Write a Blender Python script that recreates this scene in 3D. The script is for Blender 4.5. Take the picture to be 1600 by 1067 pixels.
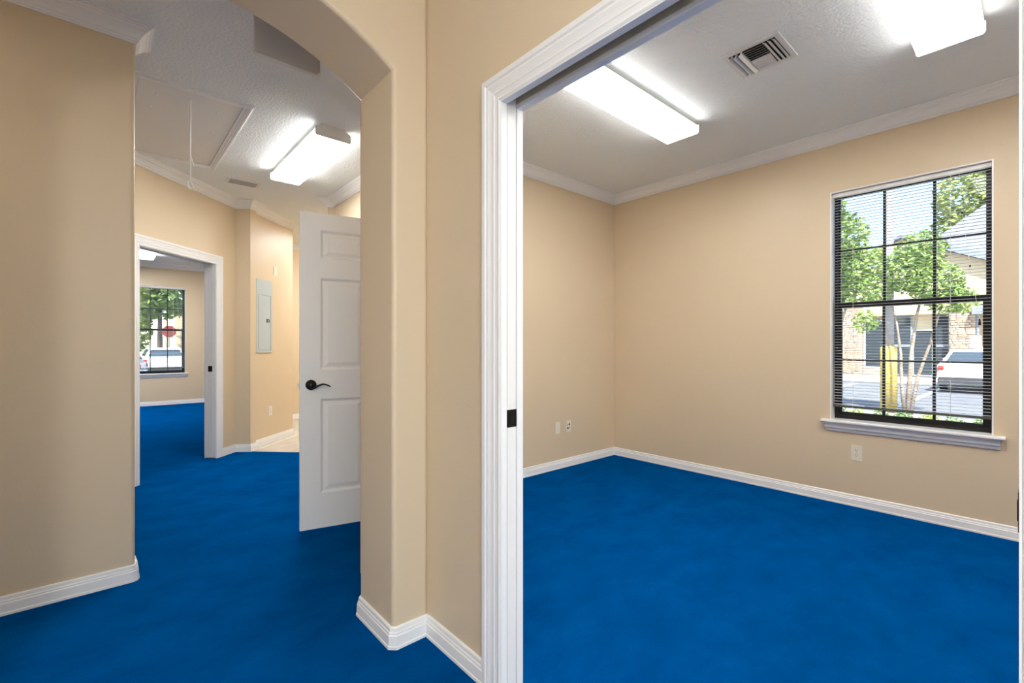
import bpy, bmesh, math, random
from mathutils import Vector, Matrix

random.seed(7)
for _o in list(bpy.data.objects):
    bpy.data.objects.remove(_o, do_unlink=True)
SC = bpy.context.scene
COL = SC.collection
R = math.radians

# ------------------------------------------------------------------ camera
CAM_H = 1.2
cam_d = bpy.data.cameras.new('camera')
cam_d.sensor_fit = 'HORIZONTAL'
cam_d.sensor_width = 36.0
cam_d.lens = 725.857 / 1600 * 36.0
cam_d.shift_y = (539.04 - 533.5) / 1600
cam_d.clip_start = 0.02
cam_d.clip_end = 300
cam = bpy.data.objects.new('camera', cam_d)
COL.objects.link(cam)
cam.location = (0, 0, CAM_H)
cam.rotation_euler = (R(90), 0, R(48.758 - 90))
SC.camera = cam

# ------------------------------------------------------------------ world, sun, exposure
SKY = 0.46
SUN = 13.5
EXPOSURE = 0.18
LAMP_MAIN, LAMP_HALL, FILL_FOYER, LAMP_FAR, LAMP_TILED, FILL_CROSS, FILL_GLOBE = 25, 38, 20, 56, 50, 9, 78  # foyer, cross-hall and globe strengths belong to added, unseen fill lamps
w = bpy.data.worlds.new('world')
SC.world = w
w.use_nodes = True
nt = w.node_tree
nt.nodes.clear()
sky = nt.nodes.new('ShaderNodeTexSky')
sky.sky_type = 'NISHITA'
sky.sun_disc = False
sky.sun_elevation = R(52)
sky.sun_rotation = R(250)
sky.air_density = 1.0
sky.dust_density = 0.6
bg = nt.nodes.new('ShaderNodeBackground')
bg.inputs['Strength'].default_value = SKY
wo = nt.nodes.new('ShaderNodeOutputWorld')
nt.links.new(sky.outputs[0], bg.inputs[0])
nt.links.new(bg.outputs[0], wo.inputs[0])
sun_d = bpy.data.lights.new('sun', 'SUN')
sun_d.energy = SUN
sun_d.angle = R(0.6)
sun_d.color = (1.0, 0.95, 0.87)
sun = bpy.data.objects.new('sun', sun_d)
COL.objects.link(sun)
sun.rotation_euler = Vector((0.56, 0.34, -0.76)).to_track_quat('-Z', 'Y').to_euler()
sun.location = (-10, -5, 20)

SC.view_settings.view_transform = 'Standard'
SC.view_settings.look = 'None'
SC.view_settings.gamma = 1
SC.view_settings.exposure = EXPOSURE
SC.view_settings.use_curve_mapping = False
SC.cycles.max_bounces = 10
SC.cycles.diffuse_bounces = 6
SC.cycles.transparent_max_bounces = 24
SC.cycles.caustics_reflective = False
SC.cycles.caustics_refractive = False
SC.cycles.use_denoising = True
SC.cycles.sample_clamp_indirect = 6.0

# ------------------------------------------------------------------ materials
def mat(name, col, rough=0.6, metal=0.0, spec=0.3, bump=None, vary=None, emit=None, detail=2.0):
    """bump=(scale, strength, distance)  vary=(scale, other colour, low, high)"""
    m = bpy.data.materials.new(name)
    m.use_nodes = True
    n = m.node_tree.nodes
    L = m.node_tree.links
    b = n['Principled BSDF']
    b.inputs['Base Color'].default_value = (*col, 1)
    b.inputs['Roughness'].default_value = rough
    b.inputs['Metallic'].default_value = metal
    b.inputs['Specular IOR Level'].default_value = spec
    tc = n.new('ShaderNodeTexCoord')
    if vary:
        nz = n.new('ShaderNodeTexNoise')
        nz.inputs['Scale'].default_value = vary[0]
        nz.inputs['Detail'].default_value = 4
        L.new(tc.outputs['Object'], nz.inputs['Vector'])
        cr = n.new('ShaderNodeValToRGB')
        cr.color_ramp.elements[0].position = vary[2]
        cr.color_ramp.elements[1].position = vary[3]
        cr.color_ramp.elements[0].color = (*col, 1)
        cr.color_ramp.elements[1].color = (*vary[1], 1)
        L.new(nz.outputs['Fac'], cr.inputs['Fac'])
        L.new(cr.outputs['Color'], b.inputs['Base Color'])
    if bump:
        nz = n.new('ShaderNodeTexNoise')
        nz.inputs['Scale'].default_value = bump[0]
        nz.inputs['Detail'].default_value = detail
        L.new(tc.outputs['Object'], nz.inputs['Vector'])
        bp = n.new('ShaderNodeBump')
        bp.inputs['Strength'].default_value = bump[1]
        bp.inputs['Distance'].default_value = bump[2]
        L.new(nz.outputs['Fac'], bp.inputs['Height'])
        L.new(bp.outputs['Normal'], b.inputs['Normal'])
    if emit:
        b.inputs['Emission Color'].default_value = (*emit[0], 1)
        b.inputs['Emission Strength'].default_value = emit[1]
    return m


def carpet_mat():
    m = bpy.data.materials.new('blue_carpet')
    m.use_nodes = True
    n = m.node_tree.nodes
    L = m.node_tree.links
    b = n['Principled BSDF']
    b.inputs['Roughness'].default_value = 0.95
    b.inputs['Specular IOR Level'].default_value = 0.0
    b.inputs['Sheen Weight'].default_value = 0.0
    b.inputs['Sheen Tint'].default_value = (0.2, 0.5, 1, 1)
    tc = n.new('ShaderNodeTexCoord')
    # brushed pile patches
    mp = n.new('ShaderNodeMapping')
    mp.inputs['Rotation'].default_value = (0, 0, R(35))
    mp.inputs['Scale'].default_value = (1.0, 1.5, 1)
    L.new(tc.outputs['Object'], mp.inputs['Vector'])
    big = n.new('ShaderNodeTexNoise')
    big.inputs['Scale'].default_value = 3.2
    big.inputs['Detail'].default_value = 8
    big.inputs['Roughness'].default_value = 0.65
    L.new(mp.outputs[0], big.inputs['Vector'])
    fine = n.new('ShaderNodeTexNoise')
    fine.inputs['Scale'].default_value = 160
    fine.inputs['Detail'].default_value = 2
    L.new(tc.outputs['Object'], fine.inputs['Vector'])
    add = n.new('ShaderNodeMath')
    add.operation = 'MULTIPLY_ADD'
    add.inputs[1].default_value = 0.35
    L.new(fine.outputs['Fac'], add.inputs[0])
    L.new(big.outputs['Fac'], add.inputs[2])
    cr = n.new('ShaderNodeValToRGB')
    cr.color_ramp.elements[0].position = 0.30
    cr.color_ramp.elements[1].position = 1.05
    cr.color_ramp.elements[0].color = (0.0, 0.042, 0.184, 1)
    cr.color_ramp.elements[1].color = (0.0, 0.080, 0.295, 1)
    L.new(add.outputs[0], cr.inputs['Fac'])
    L.new(cr.outputs['Color'], b.inputs['Base Color'])
    bp = n.new('ShaderNodeBump')
    bp.inputs['Strength'].default_value = 0.9
    bp.inputs['Distance'].default_value = 0.004
    L.new(fine.outputs['Fac'], bp.inputs['Height'])
    L.new(bp.outputs['Normal'], b.inputs['Normal'])
    return m


def glass_mat(name, tint=(0.93, 0.96, 0.97), refl=0.06):
    m = bpy.data.materials.new(name)
    m.use_nodes = True
    n = m.node_tree.nodes
    L = m.node_tree.links
    n.remove(n['Principled BSDF'])
    out = n['Material Output']
    tr = n.new('ShaderNodeBsdfTransparent')
    tr.inputs[0].default_value = (*tint, 1)
    gl = n.new('ShaderNodeBsdfGlossy')
    gl.inputs['Roughness'].default_value = 0.02
    lw = n.new('ShaderNodeFresnel')
    lw.inputs['IOR'].default_value = 1.25
    mx = n.new('ShaderNodeMixShader')
    L.new(lw.outputs[0], mx.inputs[0])
    L.new(tr.outputs[0], mx.inputs[1])
    L.new(gl.outputs[0], mx.inputs[2])
    L.new(mx.outputs[0], out.inputs['Surface'])
    return m


def lens_mat(name, strength):
    """prismatic diffuser: two tubes glow through as two soft bands along the lens"""
    m = bpy.data.materials.new(name)
    m.use_nodes = True
    n = m.node_tree.nodes
    L = m.node_tree.links
    b = n['Principled BSDF']
    b.inputs['Base Color'].default_value = (0.9, 0.9, 0.9, 1)
    tc = n.new('ShaderNodeTexCoord')
    sp = n.new('ShaderNodeSeparateXYZ')
    L.new(tc.outputs['Object'], sp.inputs[0])
    ab = n.new('ShaderNodeMath'); ab.operation = 'ABSOLUTE'
    L.new(sp.outputs['Y'], ab.inputs[0])
    sb = n.new('ShaderNodeMath'); sb.operation = 'SUBTRACT'; sb.inputs[1].default_value = 0.06
    L.new(ab.outputs[0], sb.inputs[0])
    a2 = n.new('ShaderNodeMath'); a2.operation = 'ABSOLUTE'
    L.new(sb.outputs[0], a2.inputs[0])
    mr = n.new('ShaderNodeMapRange')
    mr.inputs['From Min'].default_value = 0.0
    mr.inputs['From Max'].default_value = 0.065
    mr.inputs['To Min'].default_value = 1.15 * strength
    mr.inputs['To Max'].default_value = 0.75 * strength
    L.new(a2.outputs[0], mr.inputs['Value'])
    gt = n.new('ShaderNodeMath'); gt.operation = 'GREATER_THAN'; gt.inputs[1].default_value = 0.121
    L.new(ab.outputs[0], gt.inputs[0])
    sd = n.new('ShaderNodeMath'); sd.operation = 'MULTIPLY_ADD'; sd.inputs[1].default_value = -0.6; sd.inputs[2].default_value = 1.0
    L.new(gt.outputs[0], sd.inputs[0])
    mu = n.new('ShaderNodeMath'); mu.operation = 'MULTIPLY'
    L.new(mr.outputs[0], mu.inputs[0]); L.new(sd.outputs[0], mu.inputs[1])
    b.inputs['Emission Color'].default_value = (1.0, 0.99, 0.97, 1)
    L.new(mu.outputs[0], b.inputs['Emission Strength'])
    return m


M = {}
M['paint'] = mat('tan_wall_paint', (0.685, 0.562, 0.396), 0.42, spec=0.35, bump=(210, 0.16, 0.004), detail=3)
M['ceiling'] = mat('textured_ceiling_paint', (0.86, 0.895, 0.89), 0.85, spec=0.1, bump=(62, 0.55, 0.010), detail=4)
M['trim'] = mat('white_trim_paint', (0.86, 0.86, 0.85), 0.35, spec=0.4)
M['door'] = mat('white_door_paint', (0.84, 0.825, 0.80), 0.38, spec=0.4, bump=(90, 0.05, 0.002))
M['carpet'] = carpet_mat()
M['bronze'] = mat('dark_bronze', (0.012, 0.011, 0.010), 0.35, 0.5, spec=0.5)
M['blackframe'] = mat('black_window_aluminium', (0.012, 0.012, 0.016), 0.4, 0.0, spec=0.4)
M['glass'] = glass_mat('window_glass')
M['slat'] = mat('white_blind_slat', (0.56, 0.56, 0.56), 0.5)
M['rail'] = mat('dark_olive_rail', (0.10, 0.10, 0.08), 0.5)
M['headrail'] = mat('white_headrail', (0.82, 0.81, 0.79), 0.4)
M['cordm'] = mat('cord_white', (0.90, 0.90, 0.87), 0.8)
M['plate'] = mat('almond_plastic', (0.78, 0.74, 0.62), 0.4)
M['plate_white'] = mat('white_plastic', (0.82, 0.81, 0.78), 0.35)
M['slot'] = mat('black_slot', (0.01, 0.01, 0.01), 0.6)
M['metal_white'] = mat('white_enamel', (0.78, 0.77, 0.74), 0.35)
M['metal_grey'] = mat('grey_enamel', (0.36, 0.355, 0.34), 0.45)
M['duct'] = mat('dark_duct', (0.02, 0.02, 0.02), 0.8)
M['panelblue'] = mat('pale_grey_steel', (0.50, 0.58, 0.62), 0.35, 0.1)
M['tile'] = mat('beige_floor_tile', (0.66, 0.63, 0.57), 0.25, spec=0.5, vary=(6, (0.58, 0.53, 0.46), 0.35, 0.75))
M['grout'] = mat('tile_grout', (0.55, 0.52, 0.46), 0.9)
M['steel'] = mat('brushed_steel', (0.45, 0.45, 0.44), 0.4, 0.9)
M['acrylic'] = mat('grey_acrylic', (0.64, 0.63, 0.61), 0.25, spec=0.4)
M['acrylic_edge'] = mat('pale_acrylic_edge', (0.85, 0.85, 0.82), 0.15, spec=0.6)

# ------------------------------------------------------------------ helpers
def tag(o, label=None, cat=None, group=None, kind=None):
    if label: o['label'] = label
    if cat: o['category'] = cat
    if group: o['group'] = group
    if kind: o['kind'] = kind
    return o


def empty(name, loc, rz=0.0):
    o = bpy.data.objects.new(name, None)
    o.empty_display_size = 0.05
    COL.objects.link(o)
    o.location = loc
    o.rotation_euler = (0, 0, rz)
    return o


def link_mesh(name, me, m, parent=None, smooth=False):
    me.name = name
    if m is not None and len(me.materials) == 0:
        me.materials.append(m)
    if smooth:
        for pl in me.polygons:
            pl.use_smooth = True
    o = bpy.data.objects.new(name, me)
    COL.objects.link(o)
    if parent:
        o.parent = parent
    return o


class MB:
    """collects shapes of ONE part; coordinates are shifted by the origin given"""
    def __init__(self, off=(0, 0, 0)):
        self.bm = bmesh.new()
        self.off = Vector(off)

    def v(self, p):
        return self.bm.verts.new(Vector(p) - self.off)

    def box(self, x0, x1, y0, y1, z0, z1):
        vs = [self.v((x, y, z)) for z in (z0, z1) for x, y in ((x0, y0), (x1, y0), (x1, y1), (x0, y1))]
        for f in ((0, 3, 2, 1), (4, 5, 6, 7), (0, 1, 5, 4), (1, 2, 6, 5), (2, 3, 7, 6), (3, 0, 4, 7)):
            self.bm.faces.new([vs[i] for i in f])
        return self

    def prism(self, poly, z0, z1):
        a = [self.v((x, y, z0)) for x, y in poly]
        b = [self.v((x, y, z1)) for x, y in poly]
        self.bm.faces.new(a[::-1]); self.bm.faces.new(b)
        n = len(poly)
        for i in range(n):
            j = (i + 1) % n
            self.bm.faces.new((a[i], a[j], b[j], b[i]))
        return self

    def extrude(self, poly3, d):
        """polygon of 3-D points pushed along the vector d"""
        d = Vector(d)
        a = [self.v(p) for p in poly3]
        b = [self.v(Vector(p) + d) for p in poly3]
        self.bm.faces.new(a[::-1]); self.bm.faces.new(b)
        n = len(poly3)
        for i in range(n):
            j = (i + 1) % n
            self.bm.faces.new((a[i], a[j], b[j], b[i]))
        return self

    def gridwall(self, us, zs, solid, fn, t0, t1):
        """solid wall of cells; fn(u, z, t) -> point; solid(i, j) says if the cell is there"""
        cache = {}
        def V(i, j, k):
            key = (i, j, k)
            if key not in cache:
                cache[key] = self.v(fn(us[i], zs[j], (t0, t1)[k]))
            return cache[key]
        nu, nz = len(us) - 1, len(zs) - 1
        S = lambda i, j: 0 <= i < nu and 0 <= j < nz and solid(i, j)
        for i in range(nu):
            for j in range(nz):
                if not S(i, j): continue
                self.bm.faces.new((V(i, j, 0), V(i + 1, j, 0), V(i + 1, j + 1, 0), V(i, j + 1, 0)))
                self.bm.faces.new((V(i, j, 1), V(i, j + 1, 1), V(i + 1, j + 1, 1), V(i + 1, j, 1)))
                for (a, b, c, d) in (((i - 1, j), (i, j), (i, j + 1), 0), ((i + 1, j), (i + 1, j), (i + 1, j + 1), 0),
                                     ((i, j - 1), (i, j), (i + 1, j), 0), ((i, j + 1), (i, j + 1), (i + 1, j + 1), 0)):
                    if not S(*a):
                        self.bm.faces.new((V(*b, 0), V(*c, 0), V(*c, 1), V(*b, 1)))
        return self

    def sweep(self, path, profile, side=1, closed=False, fn=None):
        """profile [(offset, height)] swept along the 2-D path with mitred corners; offset to the left when side=1"""
        fn = fn or (lambda x, y, h: (x, y, h))
        P = [Vector((a, b)) for a, b in path]
        n = len(P)
        rings = []
        for i in range(n):
            d1 = d2 = None
            if closed or i > 0: d1 = (P[i] - P[i - 1]).normalized()
            if closed or i < n - 1: d2 = (P[(i + 1) % n] - P[i]).normalized()
            d1 = d1 or d2; d2 = d2 or d1
            n1 = Vector((-d1.y, d1.x)) * side
            n2 = Vector((-d2.y, d2.x)) * side
            m = (n1 + n2).normalized()
            m = m / max(0.3, m.dot(n1))
            rings.append([self.v(fn(P[i].x + m.x * o, P[i].y + m.y * o, h)) for o, h in profile])
        k = len(profile)
        for i in range(n if closed else n - 1):
            a, b = rings[i], rings[(i + 1) % n]
            for j in range(k):
                jj = (j + 1) % k
                self.bm.faces.new((a[j], b[j], b[jj], a[jj]))
        if not closed:
            self.bm.faces.new(rings[0][::-1]); self.bm.faces.new(rings[-1])
        return self

    def tube(self, pts, rad, seg=8):
        P = [Vector(q) for q in pts]
        rads = rad if isinstance(rad, (list, tuple)) else [rad] * len(P)
        rings = []
        up = None
        for i, q in enumerate(P):
            t = (P[min(i + 1, len(P) - 1)] - P[max(i - 1, 0)]).normalized()
            if up is None:
                up = Vector((0, 0, 1)) if abs(t.z) < 0.9 else Vector((1, 0, 0))
            s = t.cross(up).normalized()
            up = s.cross(t).normalized()
            rings.append([self.v(q + (s * math.cos(2 * math.pi * k / seg) + up * math.sin(2 * math.pi * k / seg)) * rads[i]) for k in range(seg)])
        for a, b in zip(rings, rings[1:]):
            for k in range(seg):
                self.bm.faces.new((a[k], a[(k + 1) % seg], b[(k + 1) % seg], b[k]))
        self.bm.faces.new(rings[0][::-1]); self.bm.faces.new(rings[-1])
        return self

    def lathe(self, prof, axis, c, seg=20):
        """prof [(radius, distance along the axis)] around the unit axis through c"""
        ax = Vector(axis).normalized()
        s = ax.cross(Vector((0, 0, 1)) if abs(ax.z) < 0.9 else Vector((1, 0, 0))).normalized()
        u = ax.cross(s)
        c = Vector(c)
        rings = [[self.v(c + ax * d + (s * math.cos(2 * math.pi * k / seg) + u * math.sin(2 * math.pi * k / seg)) * max(r, 1e-4)) for k in range(seg)] for r, d in prof]
        for a, b in zip(rings, rings[1:]):
            for k in range(seg):
                self.bm.faces.new((a[k], a[(k + 1) % seg], b[(k + 1) % seg], b[k]))
        self.bm.faces.new(rings[0][::-1]); self.bm.faces.new(rings[-1])
        return self

    def mesh(self, name='m'):
        bmesh.ops.recalc_face_normals(self.bm, faces=self.bm.faces)
        me = bpy.data.meshes.new(name)
        self.bm.to_mesh(me)
        self.bm.free()
        return me

    def build(self, name, m, parent=None, smooth=False, bevel=None):
        if bevel:
            bmesh.ops.recalc_face_normals(self.bm, faces=self.bm.faces)
            bmesh.ops.bevel(self.bm, geom=list(self.bm.edges), offset=bevel, segments=2, affect='EDGES', clamp_overlap=True)
        return link_mesh(name, self.mesh(name), m, parent, smooth)


def struct(name, mb, m, label, cat, bevel=None, smooth=False):
    o = mb.build(name, m, None, smooth, bevel)
    return tag(o, label, cat, kind='structure')


def copy_tree(o, parent=None):
    c = o.copy()
    COL.objects.link(c)
    c.parent = parent
    for ch in list(o.children):
        copy_tree(ch, c)
    return c


# ------------------------------------------------------------------ the shell
H = 2.824                 # ceiling
XW = 4.207                # window wall, room face
YL = 3.10                 # side wall of the carpeted room
XD0, XD1 = 1.012, 1.103   # pocket-door wall faces
S2 = math.sqrt(0.5)

struct('floor', MB().prism([(-2.75, -2.55), (4.36, -2.55), (4.36, 5.249), (1.869, 5.249), (1.236, 5.887), (1.302, 5.965), (1.28, 6.05), (1.85, 6.66), (1.85, 8.1), (4.36, 8.1), (4.36, 11.75), (-2.75, 11.75)], -0.12, 0.0),
       M['carpet'], 'deep blue cut pile carpet running through every room', 'carpet')
struct('ceiling', MB().box(-2.75, 4.36, -2.55, 11.75, H, H + 0.15), M['ceiling'], 'pale grey textured ceiling over the rooms and hall', 'ceiling')

# tiled floor beyond the hall: each tile its own piece
tf = struct('floor.001', MB().prism([(1.236, 5.887), (1.869, 5.249), (4.36, 5.249), (4.36, 8.1), (1.85, 8.1), (1.85, 6.66), (1.28, 6.05), (1.302, 5.965)], -0.12, -0.004), M['grout'],
            'beige ceramic tile floor beyond the blue carpet', 'tile floor')
tile_me = MB().prism([(-.2, -.2), (.2, -.2), (.2, .2), (-.2, .2)], -0.006, 0.002).mesh('tile')
tile_me.materials.append(M['tile'])
for i in range(-2, 12):
    for j in range(-12, 12):
        u, v = (i + .5) * .405, (j + .5) * .405
        cx, cy = 1.55 + (u - v) * S2, 5.57 + (u + v) * S2
        if u < 0 or not (cx > 1.45 and 5.3 < cy < 7.9 and cx < 4.1 and cy - cx < 4.62): continue
        t = bpy.data.objects.new('tile', tile_me); COL.objects.link(t)
        t.parent = tf; t.location = (cx, cy, 0); t.rotation_euler = (0, 0, R(45))

# window wall
W1 = dict(u0=0.200, u1=1.077, z0=0.630, z1=2.373)
def hole(us, zs, holes):
    def f(i, j):
        cu, cz = (us[i] + us[i + 1]) / 2, (zs[j] + zs[j + 1]) / 2
        return not any(a < cu < b and c < cz < d for a, b, c, d in holes)
    return f
def hwall(name, u_lo, u_hi, holes, fn, t0, t1, m, label):
    us = sorted({u_lo, u_hi, *[h[0] for h in holes], *[h[1] for h in holes]})
    zs = sorted({0.0, H, *[h[2] for h in holes], *[h[3] for h in holes]})
    zs = [z for z in zs if z >= 0]
    return struct(name, MB().gridwall(us, zs, hole(us, zs, holes), fn, t0, t1), m, label, 'wall')

hwall('wall_window', -2.35, 8.1, [(W1['u0'], W1['u1'], W1['z0'], W1['z1'])], lambda u, z, t: (t, u, z), XW, XW + 0.155, M['paint'],
      'tan painted wall with the large window and blind')
struct('wall_side', MB().prism([(1.085, 2.25), (2.0, 2.25), (2.71, YL), (XW, YL), (XW, YL + .115), (2.66, YL + .115), (1.96, 2.365), (XD0, 2.365), (XD0, 2.012), (1.085, 2.012)], 0, H), M['paint'],
       'tan painted side wall with two outlet plates', 'wall')
# pocket-door wall, two skins with the pocket between them
OPN = (0.022, 1.2, -1, 2.02)
hwall('wall_pocket', -2.4, 2.012, [(OPN[0] - .016, OPN[1] + .016, -1, OPN[3] + .016)], lambda u, z, t: (t, u, z), XD0, 1.029, M['paint'], 'tan painted wall around the wide pocket door opening')
hwall('wall_pocket_inner', -1.7, 2.25, [(OPN[0] - .016, OPN[1] + .016, -1, OPN[3] + .016)], lambda u, z, t: (t, u, z), 1.078, 1.094, M['paint'], 'inner tan face of the pocket door wall')
struct('wall_right', MB().box(1.094, XW, -1.7, -1.6, 0, H), M['paint'], 'tan end wall of the carpeted room behind the door opening', 'wall')
hwall('wall_back', -2.75, XW, [(-2.45, .85, .04, 2.55)], lambda u, z, t: (u, t, z), -2.55, -2.4, M['paint'], 'tan wall behind the viewer around the added glazed entrance')
struct('wall_outer', MB().box(-2.75, -2.6, -2.4, 11.75, 0, H), M['paint'], 'tan outer wall at the far left of the entry', 'wall')

# arch wall
AX, AZ, AR = 0.243, 1.441, 1.047
XJ = 0.857
Y0A, Y1A = 1.69, 2.012
dx = XJ - AX
a0 = math.acos(dx / AR)
pts = [(-2.6, 0), (AX - dx, 0)]
N = 28
for k in range(N + 1):
    a = math.pi - a0 - (math.pi - 2 * a0) * k / N
    pts.append((AX + AR * math.cos(a), AZ + AR * math.sin(a)))
pts += [(XJ, 0), (XD0 + .004, 0), (XD0 + .004, H), (-2.6, H)]
mb = MB().extrude([(x, Y0A, z) for x, z in pts], (0, Y1A - Y0A, 0))
ow = struct('wall_arch', mb, M['paint'], 'tan wall with the arched opening into the hall', 'wall')
bv = ow.modifiers.new('bullnose', 'BEVEL'); bv.width = 0.019; bv.segments = 5; bv.limit_method = 'ANGLE'; bv.angle_limit = R(60)
for pl in ow.data.polygons: pl.use_smooth = False

# left partition with bull-nosed end
ow = struct('wall_left', MB().prism([(-2.6, 3.05), (.116, 3.05), (.116, 3.17), (-2.6, 3.17)], 0, H), M['paint'], 'broad tan wall at the left edge with rounded corner', 'wall')
bv = ow.modifiers.new('bullnose', 'BEVEL'); bv.width = 0.019; bv.segments = 5; bv.limit_method = 'ANGLE'; bv.angle_limit = R(60)

# diagonal wall with the far office doorway
P0 = Vector((-1.7, 3.185)); LD = 2.805 / S2
def diag(c0):
    """point on the diagonal frame: s along the wall, t into the wall"""
    return lambda s, z, t: (c0[0] + s * S2 - t * S2, c0[1] + s * S2 + t * S2, z)
DS0, DS1, DZ = (0.222 + 1.7) / S2, (0.88 + 1.7) / S2, 2.052
hwall('wall_diagonal', 0, LD, [(DS0 - .016, DS1 + .016, -1, DZ + .016)], diag(P0), 0, .115, M['paint'], 'tan diagonal wall with the far office doorway')
struct('wall_pier', MB().prism([(1.105, 5.99), (1.236, 5.887), (1.308, 5.958), (1.268, 6.0), (1.20, 6.15), (1.024, 6.072)], 0, H), M['paint'], 'narrow tan pier between the office doorway and the breaker panel', 'wall')
struct('wall_panel', MB().prism([(1.268, 6.008), (1.9, 6.64), (1.9, 6.8), (1.78, 6.8), (1.19, 6.15)], 0, H), M['paint'], 'bright tan wall holding the breaker panel', 'wall')
struct('wall_office_side', MB().box(1.78, 1.9, 6.8, 11.6, 0, H), M['paint'], 'tan side wall of the far office', 'wall')
W2 = (0.373, 1.25, 0.630, 2.373)
hwall('wall_office_far', -2.6, 1.9, [W2], lambda u, z, t: (u, t, z), 11.6, 11.755, M['paint'], 'tan wall at the end of the far office with its window')
hwall('wall_hall', 2.365, 5.2, [(2.92, 3.84, -1, 2.05)], lambda u, z, t: (t, u, z), 1.917, 2.03, M['paint'], 'tan hall wall behind the white door')
struct('wall_hall_end', MB().prism([(1.917, 5.2), (1.869, 5.249), (1.95, 5.33), (XW, 5.33), (XW, 5.2)], 0, H), M['paint'], 'tan wall corner where the tile floor begins', 'wall')
struct('wall_tiled_far', MB().box(1.85, XW, 8.0, 8.1, 0, H), M['paint'], 'tan wall at the end of the tiled passage', 'wall')
struct('wall_closet', MB().box(3.2, 3.3, YL + .115, 5.2, 0, H), M['paint'], 'tan wall inside the small room behind the white door', 'wall')

# ------------------------------------------------------------------ crown, baseboard
CROWN = [(0, 2.735), (.007, 2.735), (.010, 2.741), (.014, 2.744), (.014, 2.751), (.021, 2.757), (.030, 2.772), (.043, 2.788), (.056, 2.797), (.060, 2.804), (.066, 2.806), (.068, 2.813), (.076, 2.815), (.076, H + .002), (0, H + .002)]
BASE = [(0, .083), (.005, .083), (.0085, .079), (.0095, .066), (.0125, .062), (.0125, .055), (.0155, .051), (.0165, .014), (.019, .011), (.019, -.002), (0, -.002)]
def crown(n, path, side, label, closed=False):
    return struct('trim_%d' % n, MB().sweep(path, CROWN, side, closed), M['trim'], label, 'crown moulding')
def base(n, path, side, label):
    return struct('baseboard_' + n, MB().sweep(path, BASE, side), M['trim'], label, 'baseboard')

crown(1, [(2.71, YL), (XW, YL), (XW, -1.6), (1.094, -1.6), (1.094, 2.25), (2.0, 2.25)], -1, 'white crown moulding around the blue carpeted room', True)
crown(2, [(-1.6, 3.05), (.116, 3.05), (.116, 3.17), (-1.5, 3.17)], -1, 'white crown moulding on the broad left wall, turning its corner')
crown(3, [(-1.6, 3.285), (1.105, 5.99), (1.236, 5.887), (1.308, 5.958), (1.268, 5.999)], -1, 'white crown moulding along the diagonal wall and pier')
crown(4, [(1.275, 6.015), (1.9, 6.64), (1.9, 8.0), (XW, 8.0)], -1, 'white crown moulding above the breaker panel')
crown(5, [(1.917, 2.4), (1.917, 5.2), (1.869, 5.249), (1.95, 5.33), (3.9, 5.33)], 1, 'white crown moulding on the hall wall above the white door')
crown(6, [(-2.6, 11.6), (1.78, 11.6), (1.78, 6.9)], -1, 'white crown moulding in the far office')

base('side', [(1.094, 2.25), (2.0, 2.25), (2.71, YL), (XW, YL), (XW, -1.6), (1.3, -1.6)], -1, 'white baseboard around the blue carpeted room')
base('arch', [(XD0, 2.012), (XJ + .014, 2.012), (XJ, 1.998), (XJ, Y0A + .014), (XJ + .014, Y0A), (XD0, Y0A), (XD0, 1.298)], -1, 'white baseboard wrapping the foot of the arch pier')
base('left', [(-2.6, 3.05), (.100, 3.05), (.111, 3.0545), (.116, 3.066), (.116, 3.17), (-1.6, 3.17)], -1, 'white baseboard on the broad left wall')
base('diagonal', [(.943, 5.828), (1.105, 5.99), (1.236, 5.887), (1.308, 5.958), (1.268, 5.999)], -1, 'white baseboard beside the far office doorway')
base('panel', [(1.275, 6.015), (1.9, 6.64), (1.9, 8.0), (XW, 8.0)], -1, 'white baseboard below the breaker panel')
base('hall', [(1.917, 4.0), (1.917, 5.2), (1.869, 5.249), (1.95, 5.33)], 1, 'white baseboard on the hall wall behind the white door')
base('office', [(-2.6, 11.6), (1.78, 11.6), (1.78, 6.9)], -1, 'white baseboard in the far office')

# ------------------------------------------------------------------ pocket door opening (door_1)
CAS = [(0, 0), (0, .010), (.006, .013), (.014, .011), (.026, .0125), (.030, .015), (.036, .0125), (.046, .014), (.060, .018), (.068, .0145), (.074, .019), (.090, .019), (.093, .015), (.093, 0)]
d1 = empty('door_1', (1.05, .6, 0)); tag(d1, 'wide white double pocket door opening with moulded casing', 'door', kind='structure')
O1 = (1.05, .6, 0)
u0, u1, zt = OPN[0], OPN[1], OPN[3]
path = [(u0 - .004, 0), (u0 - .004, zt + .004), (u1 + .004, zt + .004), (u1 + .004, 0)]
MB(O1).sweep(path, CAS, 1, False, lambda u, z, h: (XD0 - h, u, z)).build('casing', M['trim'], d1)
MB(O1).sweep(path, CAS, 1, False, lambda u, z, h: (1.094 + h, u, z)).build('casing', M['trim'], d1)
for (xa, xb) in ((1.003, 1.0285), (1.0765, 1.103)):
    MB(O1).box(xa, xb, u1, u1 + .016, .012, zt + .016).build('jamb', M['trim'], d1)
    MB(O1).box(xa, xb, u0 - .016, u0, .012, zt + .016).build('jamb', M['trim'], d1)
    MB(O1).box(xa, xb, u0, u1, zt, zt + .016).build('head_jamb', M['trim'], d1)
MB(O1).box(1.038, 1.068, u0 - .55, u1 + .7, zt + .045, zt + .075).build('track', M['duct'], d1)
MB(O1).box(1.0290, 1.0775, u0 - .4, u1 + .4, zt + .08, zt + .09).build('header', M['trim'], d1)
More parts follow.
